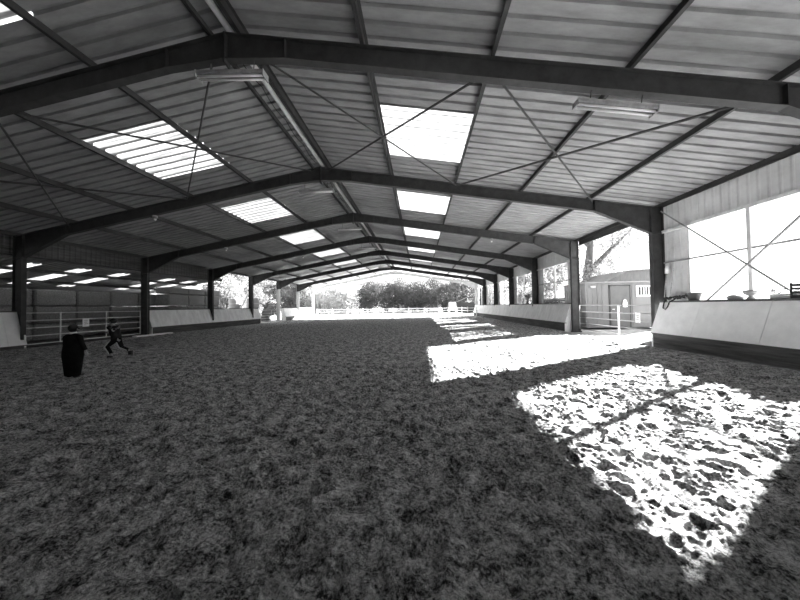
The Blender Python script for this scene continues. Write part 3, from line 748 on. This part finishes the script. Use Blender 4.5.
def hand(parent_pts, wrist, d, side):
    """adds palm and five finger chains to a skeleton; returns points, edges, radii"""
    wrist = Vector(wrist); d = Vector(d).normalized(); s_ = Vector(side).normalized(); pts = []; ed = []; rd = []
    palm = wrist+d*.045; pts.append(palm); rd.append((.026, .016))
    for j, (o_, ln) in enumerate(((-.024, .045), (-.008, .055), (.008, .052), (.024, .042))):
        b = len(pts); p0 = palm+d*.025+s_*o_; p1 = p0+d*ln*.55+s_*o_*.1; p2 = p1+d*ln*.4+d.cross(s_)*.012
        pts += [p0, p1, p2]; rd += [.0085, .0075, .006]; ed += [(0, b), (b, b+1), (b+1, b+2)]
    b = len(pts); p0 = wrist+d*.02-s_*.025; p1 = p0+d*.03-s_*.016
    pts += [p0, p1]; rd += [.009, .007]; ed += [(0, b), (b, b+1)]
    return pts, ed, rd
def body(parent, J, head_c, scale_face, facing):
    """J: dict of joints. one continuous body"""
    names = list(J); pts = [Vector(J[n_][0]) for n_ in names]; rad = [J[n_][1] for n_ in names]
    E_ = [('pelvis', 'waist'), ('waist', 'chest'), ('chest', 'neck'), ('neck', 'head'), ('head', 'crown'),
          ('chest', 'shl'), ('shl', 'ell'), ('ell', 'wrl'), ('chest', 'shr'), ('shr', 'elr'), ('elr', 'wrr'),
          ('pelvis', 'hpl'), ('hpl', 'knl'), ('knl', 'anl'), ('anl', 'tol'), ('pelvis', 'hpr'), ('hpr', 'knr'), ('knr', 'anr'), ('anr', 'tor')]
    edges = [(names.index(a), names.index(b)) for a, b in E_]
    for wr_, el_ in (('wrl', 'ell'), ('wrr', 'elr')):
        d = Vector(J[wr_][0])-Vector(J[el_][0]); sd = d.cross(Vector((facing[0], facing[1], .01))).cross(d)
        hp, he, hr = hand(None, J[wr_][0], d, sd); b = len(pts)
        pts += hp; rad += hr; edges += [(names.index(wr_), b)]+[(a+b, c+b) for a, c in he]
    o = skinned('body', [tuple(p) for p in pts], edges, rad, m_skin, parent, names.index('pelvis'), 1)
    fv = Vector((facing[0], facing[1], 0)).normalized(); sv = Vector((-fv.y, fv.x, 0)); hc = Vector(head_c)
    for s_ in (-1, 1):
        ellipsoid('eye', hc+fv*.083+sv*s_*.032, (.012, .012, .009), m_hair, parent, 8)
        ellipsoid('ear', hc+sv*s_*.08-Vector((0, 0, .01)), (.014, .014, .026), m_skin, parent, 8)
    ellipsoid('nose', hc+fv*.094-Vector((0, 0, .022)), (.013, .013, .018), m_skin, parent, 8)
    ellipsoid('mouth', hc+fv*.084-Vector((0, 0, .052)), (.02, .02, .006), m_cloth_g, parent, 8)
    return o
# person 1: seen from behind, long black coat
K = 1.0
t = thing('person', 'child seen from behind in a long black coat, standing on the sand at left', 'person', (-8.46, 6.68, 0))
J = dict(pelvis=((0, 0, .64), (.12, .09)), waist=((0, 0, .78), (.11, .08)), chest=((0, 0, .93), (.13, .085)), neck=((0, .01, 1.06), .04), head=((0, .02, 1.15), (.07, .08)), crown=((0, .015, 1.24), .06),
         shl=((-.15, 0, 1.0), .042), ell=((-.21, .02, .78), .034), wrl=((-.2, .07, .58), .024), shr=((.15, 0, 1.0), .042), elr=((.24, 0, .8), .034), wrr=((.28, .05, .62), .024),
         hpl=((-.07, 0, .56), .068), knl=((-.08, .02, .32), .05), anl=((-.08, -.01, .07), .034), tol=((-.08, .12, .035), .028),
         hpr=((.07, 0, .56), .068), knr=((.08, .02, .32), .05), anr=((.08, -.01, .07), .034), tor=((.09, .12, .035), .028))
body(t, J, (0, .02, 1.17), 1, (0, 1))
k = MB(); k.lathe([(.14, .03), (.17, .05), (.2, .3), (.225, .5), (.225, .62), (.205, .75), (.2, .9), (.17, .99), (.09, 1.05), (.06, 1.07)], 22, sy_=.72)
co_ = k.build('coat', m_cloth_b, t, True)
for s_, e, w_ in ((-1, (-.21, .02, .78), (-.2, .065, .6)), (1, (.24, 0, .8), (.275, .045, .65))):
    k = MB(); k.tube([(s_*.13, 0, 1.0), (s_*.17, 0, .98), e, w_], [.05, .062, .052, .045], 12); k.build('sleeve', m_cloth_b, t, True)
ellipsoid('hair', (0, -.0, 1.19), (.092, .095, .1), m_hair, t)
k = MB(); k.lathe([(.05, 1.045), (.068, 1.05), (.064, 1.085), (.048, 1.09)], 14, sy_=1.0); k.build('collar', m_cloth_w, t, True)
for s_ in (-1, 1):
    k = MB(); k.lathe([(.04, -.01), (.05, .02), (.045, .08), (.036, .14)], 10, c=(s_*.08, -.0, 0)); k.box(s_*.08-.035, s_*.08+.035, .0, .15, -.01, .05); k.build('boot', m_dark, t)
# person 2: running child
t = thing('person', 'child running in a dark jersey and dark trousers near the long left gate', 'person', (-10.42, 9.5, 0)); t.scale = (1.1, 1.1, 1.1)
J = dict(pelvis=((0, 0, .62), (.1, .085)), waist=((-.04, 0, .74), (.09, .075)), chest=((-.09, 0, .88), (.115, .08)), neck=((-.11, 0, 1.0), .036), head=((-.13, 0, 1.09), (.068, .075)), crown=((-.13, 0, 1.17), .058),
         shl=((-.1, -.14, .95), .038), ell=((.08, -.22, .84), .03), wrl=((.24, -.2, .92), .022), shr=((-.1, .14, .95), .038), elr=((-.28, .2, .8), .03), wrr=((-.44, .18, .78), .022),
         hpl=((-.01, -.075, .55), .06), knl=((-.2, -.09, .34), .046), anl=((-.06, -.09, .09), .03), tol=((-.17, -.09, .035), .026),
         hpr=((.01, .075, .55), .06), knr=((.1, .08, .3), .046), anr=((.36, .08, .2), .03), tor=((.42, .08, .1), .026))
body(t, J, (-.13, 0, 1.11), 1, (-1, 0))
k = MB(); k.tube([(.02, 0, .58), (-.02, 0, .7), (-.06, 0, .82), (-.095, 0, .92), (-.105, 0, .98)], [.125, .125, .135, .125, .06], 16); k.build('jersey', m_cloth_g, t, True)
for y_, e, w_ in ((-1, (.08, -.22, .84), (.2, -.205, .9)), (1, (-.28, .2, .8), (-.39, .185, .783))):
    k = MB(); k.tube([(-.1, y_*.1, .95), (-.09, y_*.15, .945), e, w_], [.05, .052, .042, .034], 10); k.build('sleeve', m_cloth_g, t, True)
    k = MB(); a = Vector(e); b = Vector(w_); k.tube([a+(b-a)*.3, a+(b-a)*.55], [.044, .041], 10); k.build('sleeve_stripe', m_cloth_w, t, True)
for y_, kn, an in ((-1, (-.2, -.09, .34), (-.07, -.09, .13)), (1, (.1, .08, .3), (.33, .08, .21))):
    k = MB(); k.tube([(0, y_*.07, .6), (0, y_*.075, .52), kn, an], [.08, .075, .058, .046], 12); k.build('trouser_leg', m_cloth_b, t, True)
    k = MB(); o1 = Vector((-.03, -.058, .0)); k.tube([Vector((-.05, y_*.07-.07, .55)), Vector(kn)+o1, Vector(an)+o1*.7], [.016, .016, .014], 6); k.build('trouser_stripe', m_cloth_w, t, True)
ellipsoid('hair', (-.115, 0, 1.13), (.085, .085, .085), m_hair, t)
ellipsoid('shirt_number', (-.06, -.128, .86), (.05, .015, .045), m_cloth_w, t)
k = MB(); k.box(-.19, -.04, -.125, -.055, -.005, .065); k.build('shoe', m_dark, t, bevel=.02)
k = MB(); k.box(.33, .45, .045, .115, .07, .2); k.build('shoe', m_dark, t, bevel=.02)
